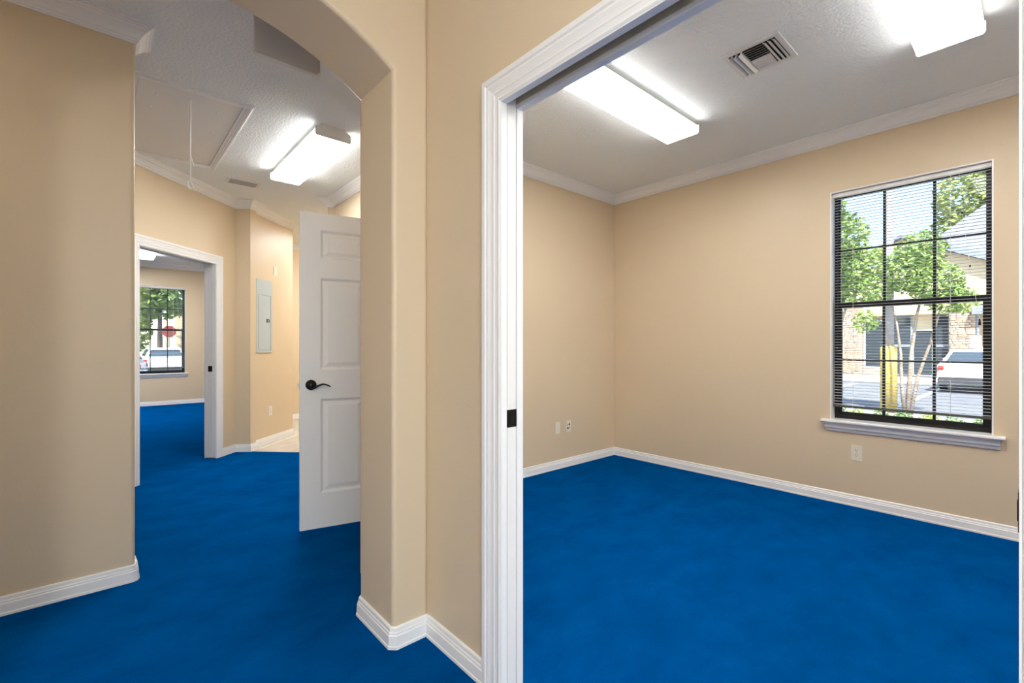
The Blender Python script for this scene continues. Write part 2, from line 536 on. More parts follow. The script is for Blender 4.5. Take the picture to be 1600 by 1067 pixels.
for sgn, ue in ((1, u1 + .004), (-1, u0 - .0005)):
    lf = MB(O1).box(1.0345, 1.0735, min(ue, ue + sgn * .6), max(ue, ue + sgn * .6), .022, zt + .038).build('door_leaf', M['door'], d1)
    lt = MB(O1).box(1.0335, 1.0740, min(ue - sgn * .0022, ue + sgn * .05), max(ue - sgn * .0022, ue + sgn * .05), .918, .978).build('edge_pull', M['bronze'], d1)
    MB(O1).box(1.046, 1.061, min(ue - sgn * .0035, ue), max(ue - sgn * .0035, ue), .932, .962).build('pull_finger', M['slot'], d1)
MB(O1).box(1.030, 1.076, u1 + .02, u1 + .06, 0, .014).build('floor_guide', M['slot'], d1)

# ------------------------------------------------------------------ far office doorway (door_2), a pocket door too
fnD = diag(P0)
c2 = fnD((DS0 + DS1) / 2, 0, .05)
d2 = empty('door_2', c2); tag(d2, 'white cased doorway into the far office in the diagonal wall', 'door', kind='structure')
path = [(DS0 - .004, 0), (DS0 - .004, DZ + .004), (DS1 + .004, DZ + .004), (DS1 + .004, 0)]
MB(c2).sweep(path, CAS, 1, False, lambda u, z, h: fnD(u, z, -h)).build('casing', M['trim'], d2)
MB(c2).sweep(path, CAS, 1, False, lambda u, z, h: fnD(u, z, .115 + h)).build('casing', M['trim'], d2)
def dbox(mb, s0, s1, z0, z1, t0, t1, fn=fnD):
    mb.extrude([fn(s0, z0, t0), fn(s1, z0, t0), fn(s1, z1, t0), fn(s0, z1, t0)], Vector(fn(s0, z0, t1)) - Vector(fn(s0, z0, t0)))
    return mb
for (ta, tb) in ((-.006, .034), (.081, .121)):
    dbox(MB(c2), DS1, DS1 + .016, .01, DZ + .016, ta, tb).build('jamb', M['trim'], d2)
    dbox(MB(c2), DS0 - .016, DS0, .01, DZ + .016, ta, tb).build('jamb', M['trim'], d2)
    dbox(MB(c2), DS0, DS1, DZ, DZ + .016, ta, tb).build('head_jamb', M['trim'], d2)
dbox(MB(c2), DS0 + .01, DS1 + .012, DZ + .018, DZ + .03, .034, .081).build('track', M['duct'], d2)
dbox(MB(c2), DS1 + .001, DS1 + .014, .015, DZ + .012, .037, .078).build('door_leaf', M['door'], d2)
dbox(MB(c2), DS1 - .002, DS1 + .010, .918, .978, .036, .079).build('edge_pull', M['bronze'], d2)

# ------------------------------------------------------------------ hinged six-panel door (door_3)
d3 = empty('door_3', (.928, 3.098, 0), R(-13.5))
tag(d3, 'white six-panel hinged door standing ajar behind the arch pier', 'door', kind='structure')
WD, TD, ZB, ZT = .93, .035, .02, 2.05
PX = [(.120, .405), (.525, .810)]
PZ = [(ZT - 1.81, ZT - 1.195), (ZT - 1.015, ZT - .415), (ZT - .295, ZT - .105)]
us = sorted({0, WD, *[q for a in PX for q in a]}); zs = sorted({ZB, ZT, *[q for a in PZ for q in a]})
holes = [(a, b, c, d) for a, b in PX for c, d in PZ]
MB().gridwall(us, zs, hole(us, zs, holes), lambda u, z, t: (u, t, z), 0, TD).build('leaf', M['door'], d3)
def door_panel(w_, h_):
    """raised panel between moulded slopes; ring by ring, front side then back"""
    mb = MB()
    rings = [(0, .0), (.004, .0005), (.018, .0135), (.024, .0135), (.050, .004), (.052, .004)]
    allr = []
    for side in (0, 1):
        for o_, d_ in rings:
            y = d_ if side == 0 else TD - d_
            allr.append([mb.v((x, y, z)) for x, z in ((o_, o_), (w_ - o_, o_), (w_ - o_, h_ - o_), (o_, h_ - o_))])
    k = len(rings)
    for a, b in list(zip(allr[:k], allr[1:k])) + list(zip(allr[k:], allr[k + 1:])) + [(allr[0], allr[k])]:
        for q in range(4):
            mb.bm.faces.new((a[q], a[(q + 1) % 4], b[(q + 1) % 4], b[q]))
    mb.bm.faces.new(allr[k - 1]); mb.bm.faces.new(allr[-1])
    me = mb.mesh('panel'); me.materials.append(M['door'])
    return me
for (c, d) in PZ:
    pm = door_panel(PX[0][1] - PX[0][0], d - c)
    for (a, b) in PX:
        o = link_mesh('panel', pm, M['door'], d3); o.location = (a, 0, c)
KX, KZ = .066, .945
hd = MB().lathe([(.0, -.001), (.033, -.001), (.033, -.005), (.029, -.011), (.017, -.013), (.0135, -.015), (.0135, -.032), (.015, -.034), (.015, -.044), (.010, -.048), (0, -.048)], (0, 1, 0), (KX, 0, KZ), 28).build('handle', M['bronze'], d3, True)
hd['label'] = 'dark bronze wave lever handle with round rose'
lev = [(KX, -.040, KZ)]
for k in range(13):
    q = k / 12
    lev.append((KX + .008 + .105 * q, -.044 - .006 * math.sin(q * 3.0), KZ - .008 + .013 * math.sin((q - .22) * 4.4)))
MB().tube(lev, [.0085] + [.0085 - .005 * (k / 12) for k in range(13)], 10).build('lever', M['bronze'], hd, True)
hd2 = MB().lathe([(0, TD + .001), (.033, TD + .001), (.033, TD + .005), (.017, TD + .013), (.0135, TD + .015), (.0135, TD + .044), (0, TD + .046)], (0, 1, 0), (KX, 0, KZ), 24).build('handle', M['bronze'], d3, True)
MB().tube([(KX, TD + .04, KZ), (KX + .06, TD + .046, KZ + .004), (KX + .113, TD + .044, KZ)], [.0085, .006, .004], 8).build('lever', M['bronze'], hd2, True)
lp = MB().box(-.0015, .001, .006, TD - .006, KZ - .029, KZ + .029).build('latch_plate', M['steel'], d3)
MB().box(-.012, 0, .012, .024, KZ - .010, KZ + .010).build('latch_bolt', M['steel'], lp)
for hz in (.25, 1.05, 1.85):
    MB().tube([(WD + .004, -.004, hz - .045), (WD + .004, -.004, hz + .045)], .006, 10).build('hinge', M['bronze'], d3)
# its frame in the hall wall
O3 = (1.97, 3.38, 0)
fr = empty('door_4', O3); tag(fr, 'white cased frame of the hinged door in the hall wall', 'door frame', kind='structure')
path = [(2.94, 0), (2.94, 2.05), (3.82, 2.05), (3.82, 0)]
MB(O3).sweep(path, CAS, 1, False, lambda u, z, h: (1.917 - h, u, z)).build('casing', M['trim'], fr)
MB(O3).box(1.90, 2.035, 2.92, 2.936, 0, 2.05).build('jamb', M['trim'], fr)
MB(O3).box(1.90, 2.035, 3.824, 3.84, 0, 2.05).build('jamb', M['trim'], fr)
MB(O3).box(1.90, 2.035, 2.936, 3.824, 2.034, 2.05).build('head_jamb', M['trim'], fr)

# ------------------------------------------------------------------ windows
def make_window(name, loc, rz, label):
    """local x to the right seen from the room, y outwards, z up; opening 0.877 x 1.743, origin at its lower left corner"""
    Wd, Ht = .877, 1.743
    r = empty(name, loc, rz); tag(r, label, 'window', kind='structure')
    T = M['trim']; B = M['blackframe']
    # white drywall/wood returns
    MB().box(.0, .008, .0, .096, 0, Ht).build('return_panel', T, r)
    MB().box(Wd - .008, Wd, .0, .096, 0, Ht).build('return_panel', T, r)
    MB().box(.008, Wd - .008, .0, .096, Ht - .008, Ht).build('return_panel', T, r)
    # stool and apron
    MB().sweep([(-.052, .0), (Wd + .052, .0)], [(0, .002), (.046, .002), (.052, -.004), (.052, -.014), (.046, -.020), (0, -.020)], -1).build('sill', T, r)
    MB().box(.008, Wd - .008, -.001, .10, -.014, .002).build('sill_board', T, r)
    MB().sweep([(-.030, .0), (Wd + .030, .0)], [(0, -.020), (.036, -.020), (.034, -.034), (.028, -.044), (.026, -.058), (.016, -.066), (.012, -.082), (.008, -.086), (0, -.086)], -1).build('apron', T, r)
    # black outer frame
    fy0, fy1 = .096, .150
    f = MB()
    us = [.0, .024, Wd - .024, Wd]; zs = [0, .026, Ht - .024, Ht]
    f.gridwall(us, zs, lambda i, j: not (i == 1 and j == 1), lambda u, z, t: (u, t, z), fy0, fy1)
    f.build('frame', B, r)
    zmid = .87
    for nm, z0, z1, ya, yb, st, rb, rt in (('upper_sash', zmid - .012, Ht - .022, .124, .142, .020, .036, .012), ('lower_sash', .024, zmid + .028, .100, .122, .034, .030, .040)):
        xs0, xs1 = .020, Wd - .020
        g = MB()
        us = [xs0, xs0 + st, xs1 - st, xs1]; zs = [z0, z0 + rb, z1 - rt, z1]
        g.gridwall(us, zs, lambda i, j: not (i == 1 and j == 1), lambda u, z, t: (u, t, z), ya, yb)
        sash = g.build(nm, B, r)
        gx0, gx1, gz0, gz1 = xs0 + st, xs1 - st, z0 + rb, z1 - rt
        ym = (ya + yb) / 2
        mw = .0085
        vx = [.310, .586]
        hz = (gz0 + gz1) / 2
        for x in vx:
            MB().box(x - mw, x + mw, ym - .008, ym + .008, gz0, gz1).build('muntin', B, sash)
        ex = [gx0, *[q for x in vx for q in (x - mw, x + mw)], gx1]
        for k in range(3):
            MB().box(ex[2 * k], ex[2 * k + 1], ym - .008, ym + .008, hz - .007, hz + .007).build('muntin', B, sash)
            for (za, zb) in ((gz0, hz - .007), (hz + .007, gz1)):
                MB().box(ex[2 * k] - .001, ex[2 * k + 1] + .001, ym - .0015, ym + .0015, za - .001, zb + .001).build('pane', M['glass'], sash)
    MB().box(Wd / 2 - .03, Wd / 2 + .03, .088, .100, zmid + .006, zmid + .022).build('sash_lock', B, r)
    return r

make_window('window_1', (XW, W1['u1'], W1['z0']), R(-90), 'black framed twelve-light sash window with white sill in the carpeted room')
make_window('window_2', (W2[0], 11.6, W2[2]), 0, 'black framed sash window at the end of the far office')

# glazed entrance added behind the viewer to let daylight into the foyer
g3 = empty('window_added', (-.8, -2.475, .04)); tag(g3, 'added glazed entrance front, unseen behind the viewer, letting daylight in', 'window', kind='structure')
U3 = [-2.45 + 3.30 * k / 4 for k in range(5)]
ent = [(U3[k] + .03, U3[k + 1] - .03, za, zb) for k in range(4) for za, zb in ((.08, 2.02), (2.08, 2.51))]
us = sorted({-2.45, .85, *[q for e in ent for q in e[:2]]}); zs = sorted({.04, 2.55, *[q for e in ent for q in e[2:]]})
MB((-.8, -2.475, .04)).gridwall(us, zs, hole(us, zs, ent), lambda u, z, t: (u, t, z), -2.52, -2.46).build('frame', M['blackframe'], g3)
for e in ent:
    MB((-.8, -2.475, .04)).box(e[0] - .002, e[1] + .002, -2.492, -2.488, e[2] - .002, e[3] + .002).build('pane', M['glass'], g3)

def make_blind(name, loc, rz, label, n=74):
    Wd, Ht = .877, 1.743
    r = empty(name, loc, rz); tag(r, label, 'blind', 'raised-slat mini blinds')
    y = .045
    MB().box(.010, Wd - .010, y - .018, y + .018, Ht - .036, Ht - .009).build('headrail', M['headrail'], r)
    prof = [(-.0125, -.0010), (-.006, .0006), (0, .0011), (.006, .0006), (.0125, -.0010), (.0125, -.0014), (.006, .0002), (0, .0007), (-.006, .0002), (-.0125, -.0014)]
    me = MB().extrude([(.014, a, b) for a, b in prof], (Wd - .028, 0, 0)).mesh('slat'); me.materials.append(M['slat'])
    ztop, zbot = Ht - .052, .118
    for k in range(n):
        o = bpy.data.objects.new('slat', me); COL.objects.link(o); o.parent = r
        o.location = (0, y, ztop + (zbot - ztop) * k / (n - 1))
        o.rotation_euler = (R(2.0), 0, 0)
    MB().box(.014, Wd - .014, y - .0125, y + .0125, .094, .110).build('bottom_rail', M['rail'], r, bevel=.003)
    for x in (.137, .674):
        for yy in (y - .0135, y + .0135):
            MB().tube([(x, yy, .10), (x, yy, Ht - .03)], .0007, 5).build('ladder_cord', M['cordm'], r)
    lc = MB().tube([(.718, y - .02, Ht - .04), (.733, y - .028, 1.437), (.770, y - .038, 1.082), (.815, y - .046, .735)], .0010, 5).build('lift_cord', M['cordm'], r)
    MB().lathe([(.001, .022), (.004, .018), (.007, -.012), (.0075, -.022), (0, -.022)], (0, 0, 1), (.815, y - .046, .718), 10).build('tassel', M['bronze'], lc, True)
    for (x, yy, z) in ((.733, y - .028, 1.437), (.770, y - .038, 1.082)):
        MB().lathe([(.001, .008), (.004, .004), (.004, -.004), (.001, -.008)], (0, 0, 1), (x, yy, z), 8).build('cord_bead', M['bronze'], lc, True)
    MB().tube([(.170, y - .022, Ht - .035), (.176, y - .024, 1.09)], .0025, 6).build('tilt_wand', M['glass'], r)
    return r
make_blind('window_blind', (XW, W1['u1'], W1['z0']), R(-90), 'white mini blind with open slats in the large window')
make_blind('window_blind', (W2[0], 11.6, W2[2]), 0, 'white mini blind in the small far office window')

# ------------------------------------------------------------------ ceiling lights
def make_light(loc, rz, strength, label, L_=1.22):
    r = empty('ceiling_light', loc, rz); tag(r, label, 'ceiling light', 'fluorescent ceiling fixtures')
    h2 = L_ / 2
    MB().extrude([(-h2 + .004, y, z) for y, z in ((-.085, .001), (-.085, -.026), (-.123, -.036), (-.123, -.040), (.123, -.040), (.123, -.036), (.085, -.026), (.085, .001))], (L_ - .008, 0, 0)).build('housing', M['metal_white'], r)
    sec = [(-.126, -.040), (-.128, -.080), (-.120, -.090), (.120, -.090), (.128, -.080), (.126, -.040)]
    MB().extrude([(-h2 + .004, y, z) for y, z in sec], (L_ - .008, 0, 0)).build('lens', lens_mat('lens_glow', strength), r)
    cap = [(-.090, .001), (-.090, -.014), (-.131, -.030), (-.131, -.082), (-.122, -.093), (.122, -.093), (.131, -.082), (.131, -.030), (.090, -.014), (.090, .001)]
    for x in (-h2 - .004, h2 - .004):
        MB().extrude([(x, y, z) for y, z in cap], (.008, 0, 0)).build('end_cap', M['metal_white'], r)
    return r
make_light((2.62, 1.765, H), 0, LAMP_MAIN, 'lit fluorescent fixture beside the door head in the carpeted room')
make_light((2.645, .312, H), 0, LAMP_MAIN, 'lit fluorescent fixture at the top right, cut by the frame')
make_light((2.645, -1.08, H), 0, LAMP_MAIN, 'added fluorescent fixture in the carpeted room, unseen beyond the right edge of view')  # added out of frame to lift the room's general light
make_light((-1.5, 2.53, H), 0, FILL_CROSS, 'added fluorescent fill fixture in the cross hall, hidden left of the arch')  # added unseen to brighten the left wall and hall ceiling
make_light((1.281, 4.09, H), R(90), LAMP_HALL, 'lit fluorescent fixture in the hall between hatch and crown')
make_light((.535, 9.95, H), R(90), LAMP_FAR, 'lit fluorescent fixture glimpsed through the far office doorway')
make_light((-1.2, 9.0, H), R(90), LAMP_FAR, 'added fluorescent fixture on the unseen side of the far office')  # second office fixture, added unseen for more brightness
for (lx, ly, ln) in ((-1.9, -1.2, 'left'), (-.8, -1.2, 'middle'), (.15, -.75, 'right')):  # three foyer fixtures added behind the viewer to light its walls
    make_light((lx, ly, H), R(90), FILL_FOYER, 'added fluorescent fixture in the foyer, unseen behind the viewer, %s of three' % ln)
make_light((3.0, 6.6, H), R(0), LAMP_TILED, 'fluorescent fixture over the tiled passage, out of view')

# unseen globe pendant added behind the viewer to brighten the foyer walls
pg = empty('fill_pendant', (-.9, -1.5, H)); tag(pg, 'added frosted globe pendant filling the foyer with light, unseen behind the viewer', 'added fill light')
MB().lathe([(0, .001), (.06, .001), (.06, -.012), (.02, -.03), (0, -.03)], (0, 0, 1), (0, 0, 0), 18).build('canopy', M['bronze'], pg, True)
MB().tube([(0, 0, -.02), (0, 0, -.62)], .008, 8).build('stem', M['bronze'], pg, True)
MB().lathe([(0, -.60), (.05, -.60), (.05, -.645), (0, -.645)], (0, 0, 1), (0, 0, 0), 16).build('fitter', M['bronze'], pg, True)
MB().lathe([(max(.16 * math.sin(math.pi * k / 14), 1e-4), -.80 + .16 * math.cos(math.pi * k / 14)) for k in range(15)], (0, 0, 1), (0, 0, 0), 24).build('globe', mat('fill_globe_glow', (.9, .9, .9), .5, emit=((1, .985, .96), FILL_GLOBE)), pg, True)

# ------------------------------------------------------------------ ceiling vents
v1 = empty('ceiling_vent', (2.768, 1.047, H)); tag(v1, 'white three-way ceiling register between the two bright fixtures', 'vent', 'ceiling vents')
hx, hy, bx_, by_ = .152, .148, .030, .028
us = [-hx, -hx + bx_, hx - bx_, hx]; ys = [-hy, -hy + by_, hy - by_, hy]
MB().gridwall(us, ys, lambda i, j: not (i == 1 and j == 1), lambda u, z, t: (u, z, t), -.006, .002).build('frame', M['metal_white'], v1, bevel=.0015)
MB().box(-hx + bx_, hx - bx_, -hy + by_, hy - by_, -.0005, .001).build('duct_opening', M['duct'], v1)
def vane(along, a0, a1, c, wdt, drop, tilt, parent, vm=None):
    """a curved louvre blade; along 'x' or 'y'"""
    vm = vm or M['metal_white']
    q = []
    for k in range(5):
        f = k / 4
        q.append((c + tilt * wdt * f, -.002 - drop * (f ** .6)))
    poly = q + [(a + .0016, b + .0004) for a, b in q[::-1]]
    if along == 'x':
        MB().extrude([(a0, a, b) for a, b in poly], (a1 - a0, 0, 0)).build('louvre', vm, parent)
    else:
        MB().extrude([(a, a0, b) for a, b in poly], (0, a1 - a0, 0)).build('louvre', vm, parent)
for k in range(3): vane('x', -hx + bx_, hx - bx_, .048 + .026 * k, .016, .024, 1, v1)
for k in range(3): vane('x', -hx + bx_, hx - bx_, -.058 - .022 * k, .020, .014, -1, v1)
for k in range(5): vane('y', -.055, .045, -.012 - .022 * k, .016, .012, -1, v1)
for k in range(5): vane('y', -.055, .045, .010 + .020 * k, .020, .013, 1, v1)
v2 = empty('ceiling_vent', (1.04, 5.258, H)); tag(v2, 'small slotted grey ceiling vent in the hall past the hatch', 'vent', 'ceiling vents')
us = [-.15, -.118, .118, .15]; ys = [-.085, -.055, .055, .085]
MB().gridwall(us, ys, lambda i, j: not (i == 1 and j == 1), lambda u, z, t: (u, z, t), -.006, .002).build('frame', M['metal_white'], v2, bevel=.0015)
MB().box(-.118, .118, -.055, .055, -.0005, .001).build('duct_opening', M['duct'], v2)
for k in range(4): vane('x', -.118, .118, -.045 + .027 * k, .018, .012, 1, v2, M['metal_grey'])

# ------------------------------------------------------------------ attic hatch with pull cord
ah = empty('attic_hatch', (.43, 4.28, H)); tag(ah, 'white attic stair hatch with stepped trim and pull cord', 'hatch')
hx, hy = .337, .745
path = [(-hx, -hy), (hx, -hy), (hx, hy), (-hx, hy)]
HT = [(0, .002), (0, -.010), (.008, -.016), (.020, -.016), (.022, -.012), (.034, -.012), (.036, -.009), (.056, -.009), (.056, .002)]
MB().sweep(path, HT, 1, True).build('trim', M['trim'], ah)
MB().box(-hx + .060, hx - .060, -hy + .060, hy - .060, -.006, .002).build('panel', M['metal_white'], ah)
for (x, y) in ((-.18, -.52), (-.2, -.30), (.16, -.5), (.18, .45), (-.2, .45), (.18, -.1)):
    MB().lathe([(.004, -.0085), (.009, -.0072), (.009, -.0055)], (0, 0, 1), (x, y, 0), 10).build('screw', M['metal_white'], ah, True)
CXh, CYh = -.006, -.585
pc = MB().tube([(CXh, CYh, -.005), (CXh - .001, CYh, -.30), (CXh, CYh, -.545)], .0055, 8).build('pull_cord', M['cordm'], ah, True)
lp = [(CXh, CYh, -.545)]
for k in range(15):
    a = math.pi / 2 + 2 * math.pi * k / 14
    lp.append((CXh - .004 + .013 * math.cos(a), CYh + .008 * math.cos(a), -.572 + .026 * math.sin(a)))
lp += [(CXh + .014, CYh, -.575), (CXh + .020, CYh, -.602)]
MB().tube(lp, .0045, 8).build('loop', M['cordm'], pc, True)
MB().tube([(CXh, CYh, -.38), (CXh + .012, CYh, -.415), (CXh + .017, CYh, -.445)], [.0045, .0045, .006], 8).build('loop', M['cordm'], pc, True)

# ------------------------------------------------------------------ hanging acrylic sign panel behind the arch
sp = empty('hanging_sign', (.69, 2.475, H)); tag(sp, 'blank grey acrylic sign panel hanging from the hall ceiling behind the arch', 'sign')
MB().box(-.10, .10, -.022, .022, -.03, .001).build('mount', M['metal_white'], sp, bevel=.004)
MB().extrude([(-.153, 0, -.045), (-.153, 0, -.224), (.135, 0, -.224), (.153, 0, -.206), (.153, 0, -.045)], (0, .004, 0)).build('panel', M['acrylic'], sp)
MB().extrude([(-.153, .001, -.224), (-.150, .001, -.236), (.140, .001, -.236), (.155, .001, -.222), (.155, .001, -.207), (.153, .001, -.206), (.135, .001, -.224)], (0, .006, 0)).build('clear_edge', M['acrylic_edge'], sp)
MB().box(-.156, -.153, 0, .006, -.228, -.03).build('side_edge', M['acrylic_edge'], sp)
for x in (-.06, .06):
    MB().tube([(x, .002, -.05), (x, .002, -.02)], .004, 8).build('rod', M['steel'], sp)

# ------------------------------------------------------------------ outlets, plates, breaker panel
def plate_base(name, loc, rz, label, cat, m, wd=.070, ht=.114, group=None):
    r = empty(name, loc, rz); tag(r, label, cat, group)
    MB().box(-wd / 2, wd / 2, -.0055, .0005, -ht / 2, ht / 2).build('plate', m, r, bevel=.002)
    return r
def duplex(r, m, dark=False):
    for sz in (-.0195, .0195):
        f = MB().prism([(.0165 * math.cos(a), .0140 * math.sin(a) * 1.0) for a in [k * math.pi / 10 for k in range(20)]], 0, .002)
        o = f.build('socket', m, r); o.rotation_euler = (R(90), 0, 0); o.location = (0, -.0052, sz)
        for (x, w_, h_) in ((-.0062, .0024, .0085), (.0062, .0024, .0075)):
            MB().box(x - w_ / 2, x + w_ / 2, .0018, .0024, 0, 0).bm.free()
            MB().box(x - w_ / 2, x + w_ / 2, .001 , .001 + h_, .0015, .0026).build('slot', M['slot'], o)
        MB().prism([(.0026 * math.cos(k * math.pi / 4), -.0065 + .0026 * math.sin(k * math.pi / 4)) for k in range(8)], .0015, .0026).build('slot', M['slot'], o)
    MB().lathe([(.0032, -.0068), (.0032, -.005)], (0, 1, 0), (0, 0, 0), 10).build('screw', M['steel'], r)
o1 = plate_base('wall_outlet', (XW, .909, .398), R(-90), 'almond duplex outlet on the wall below the large window', 'outlet', M['plate'], group='wall plates')
duplex(o1, M['plate'])
o2 = plate_base('wall_plate', (3.304, YL, .396), 0, 'blank four-hole wall plate, nearer the doorway of the pair', 'wall plate', M['plate'], group='wall plates')
for z in (-.034, -.012, .012, .034):
    MB().lathe([(.0045, -.0068), (.0045, -.005)], (0, 1, 0), (0, 0, z), 12).build('jack', M['plate_white'], o2)
MB().lathe([(.002, -.0075), (.002, -.006)], (0, 1, 0), (0, 0, -.034), 8).build('screw', M['slot'], o2)
o3 = plate_base('wall_outlet', (3.461, YL, .396), 0, 'almond plate with two dark jacks, nearer the room corner', 'outlet', M['plate'], group='wall plates')
for (x, z) in ((.010, .018), (-.012, -.018)):
    MB().lathe([(.0095, -.0075), (.0095, -.005), (.0105, -.005)], (0, 1, 0), (x, 0, z), 14).build('jack', M['slot'], o3)
for (x, z) in ((-.014, .014), (.012, -.016)):
    MB().box(x - .003, x + .003, -.0068, -.005, z - .008, z + .008).build('slot', M['slot'], o3)
DPc = lambda X: (X, X + 4.74, 0)
def onpanel(X, z): return (X, X + 4.738, z)
o4 = plate_base('wall_outlet', onpanel(1.533, .391), R(45), 'white outlet on the bright wall below the breaker panel', 'outlet', M['plate_white'], group='wall plates')
duplex(o4, M['plate_white'])
o5 = plate_base('wall_switch', onpanel(1.606, 2.123), R(45), 'cream wall plate above the breaker panel', 'wall plate', M['plate'], group='wall plates')
MB().box(-.010, .010, -.009, -.005, -.022, .022).build('rocker', M['plate_white'], o5)
bp = empty('breaker_panel', onpanel(1.438, 1.11), R(45)); tag(bp, 'pale grey steel breaker panel recessed in the bright tan wall', 'breaker panel')
us = [-.162, -.128, .128, .162]; zs = [0, .03, .69, .872]
MB().gridwall(us, zs, lambda i, j: not (i == 1 and j == 1), lambda u, z, t: (u, t, z), -.012, .001).build('frame', M['panelblue'], bp, bevel=.002)
dr = MB().box(-.124, .124, -.009, -.002, .034, .686).build('door', M['panelblue'], bp, bevel=.0015)
MB().box(-.118, -.112, -.0105, -.009, .05, .67).build('door_rib', M['metal_grey'], dr)
MB().box(.045, .100, -.013, -.009, .365, .405).build('latch', M['slot'], dr)
MB().box(.062, .080, -.0145, -.013, .372, .398).build('latch_slide', M['panelblue'], dr)
#EXTERIOR
# ------------------------------------------------------------------ outside
GZ = -0.40
M['asphalt'] = mat('asphalt', (0.16, 0.165, 0.18), 0.9, vary=(1.2, (0.21, 0.215, 0.23), .3, .7), bump=(60, .3, .01))
M['concrete'] = mat('pale_concrete', (0.70, 0.67, 0.62), 0.85, vary=(2, (0.62, 0.59, 0.54), .3, .7))
M['line'] = mat('road_paint', (0.8, 0.8, 0.78), 0.7)
M['stucco'] = mat('cream_stucco', (0.58, 0.46, 0.30), 0.85, bump=(80, .2, .01))
M['stone'] = mat('warm_stone', (0.36, 0.24, 0.165), 0.85, vary=(3.0, (0.54, 0.40, 0.28), .35, .65), bump=(30, .5, .02))
M['mortar'] = mat('stone_mortar', (0.40, 0.31, 0.24), 0.95)
M['roof'] = mat('grey_shingles', (0.19, 0.20, 0.24), 0.9, bump=(20, .4, .02))
M['fascia'] = mat('grey_fascia', (0.20, 0.22, 0.25), 0.6)
M['darkglass'] = mat('dark_storefront_glass', (0.035, 0.045, 0.055), 0.08, spec=0.6)
M['mint'] = mat('pale_green_frame', (0.50, 0.62, 0.55), 0.5)
M['frame_grey'] = mat('grey_window_frame', (0.55, 0.56, 0.55), 0.5)
M['pole'] = mat('grey_concrete_pole', (0.33, 0.31, 0.32), 0.8, vary=(4, (0.40, 0.38, 0.38), .3, .7))
M['yellow'] = mat('yellow_paint', (0.72, 0.50, 0.10), 0.6, vary=(5, (0.62, 0.46, 0.16), .4, .7))
M['bark'] = mat('pale_smooth_bark', (0.38, 0.31, 0.25), 0.85, vary=(5, (0.24, 0.18, 0.13), .4, .6))
M['bark_dark'] = mat('brown_bark', (0.16, 0.12, 0.09), 0.9)
M['leaf_a'] = mat('leaf_mid_green', (0.16, 0.26, 0.06), 0.6, vary=(3, (0.28, 0.38, 0.10), .35, .65))
M['leaf_b'] = mat('leaf_yellow_green', (0.30, 0.38, 0.08), 0.6, vary=(2, (0.42, 0.46, 0.14), .35, .65))
M['leaf_c'] = mat('leaf_dark_green', (0.07, 0.14, 0.035), 0.6, vary=(3, (0.16, 0.26, 0.07), .35, .65))
M['carwhite'] = mat('white_car_paint', (0.80, 0.79, 0.78), 0.2, spec=0.5)
M['carglass'] = mat('tinted_car_glass', (0.05, 0.07, 0.09), 0.05, spec=0.6)
M['rubber'] = mat('black_rubber', (0.02, 0.02, 0.02), 0.8)
M['bumper'] = mat('dark_bumper', (0.06, 0.06, 0.065), 0.5)
M['redlight'] = mat('red_tail_light', (0.5, 0.03, 0.02), 0.3)
M['signred'] = mat('faded_red_sign', (0.50, 0.10, 0.07), 0.5)
M['signwhite'] = mat('white_sign', (0.8, 0.8, 0.8), 0.5)

struct('ground', MB().box(-60, 90, -60, 90, GZ - .2, GZ), M['asphalt'], 'grey asphalt parking lot outside the large window', 'parking lot')
tag(MB().box(-3.2, 4.8, -5.2, -2.56, H + .02, H + .22).build('sun_block_canopy', M['trim']), 'unseen flat canopy added to keep direct sun off the entrance glass', 'canopy', kind='structure')  # added out of view to block sun from the entrance glazing
tag(MB().box(-30, 30, -40, -2.6, GZ, GZ + .12).build('forecourt', M['concrete']), 'unseen pale concrete forecourt added to bounce sun into the foyer', 'forecourt', kind='structure')  # pale slab added as a sun reflector for the entrance glazing
tag(MB().box(4.6, 10.5, -2.5, 9, GZ, GZ + .12).build('walkway', M['concrete']), 'unseen pale concrete walkway added below the large window to bounce sun indoors', 'walkway', kind='structure')  # unseen pale slab added so sun bounces up to the ceiling
tag(MB().box(24.6, 27.6, -12, 16, GZ, GZ + .15).build('sidewalk', M['concrete'], bevel=.03), 'pale concrete sidewalk before the stone-faced building', 'sidewalk', kind='structure')
for k, y in enumerate((5.1, 2.45, -.2)):
    o = MB().box(15.5, 23.6, y - .06, y + .06, GZ, GZ + .008).build('parking_line', M['line'])
    tag(o, ('white painted parking line left of the pole', 'white painted parking line under the myrtle branches', 'white painted parking line beyond the white car')[k], 'parking line', 'parking lines')

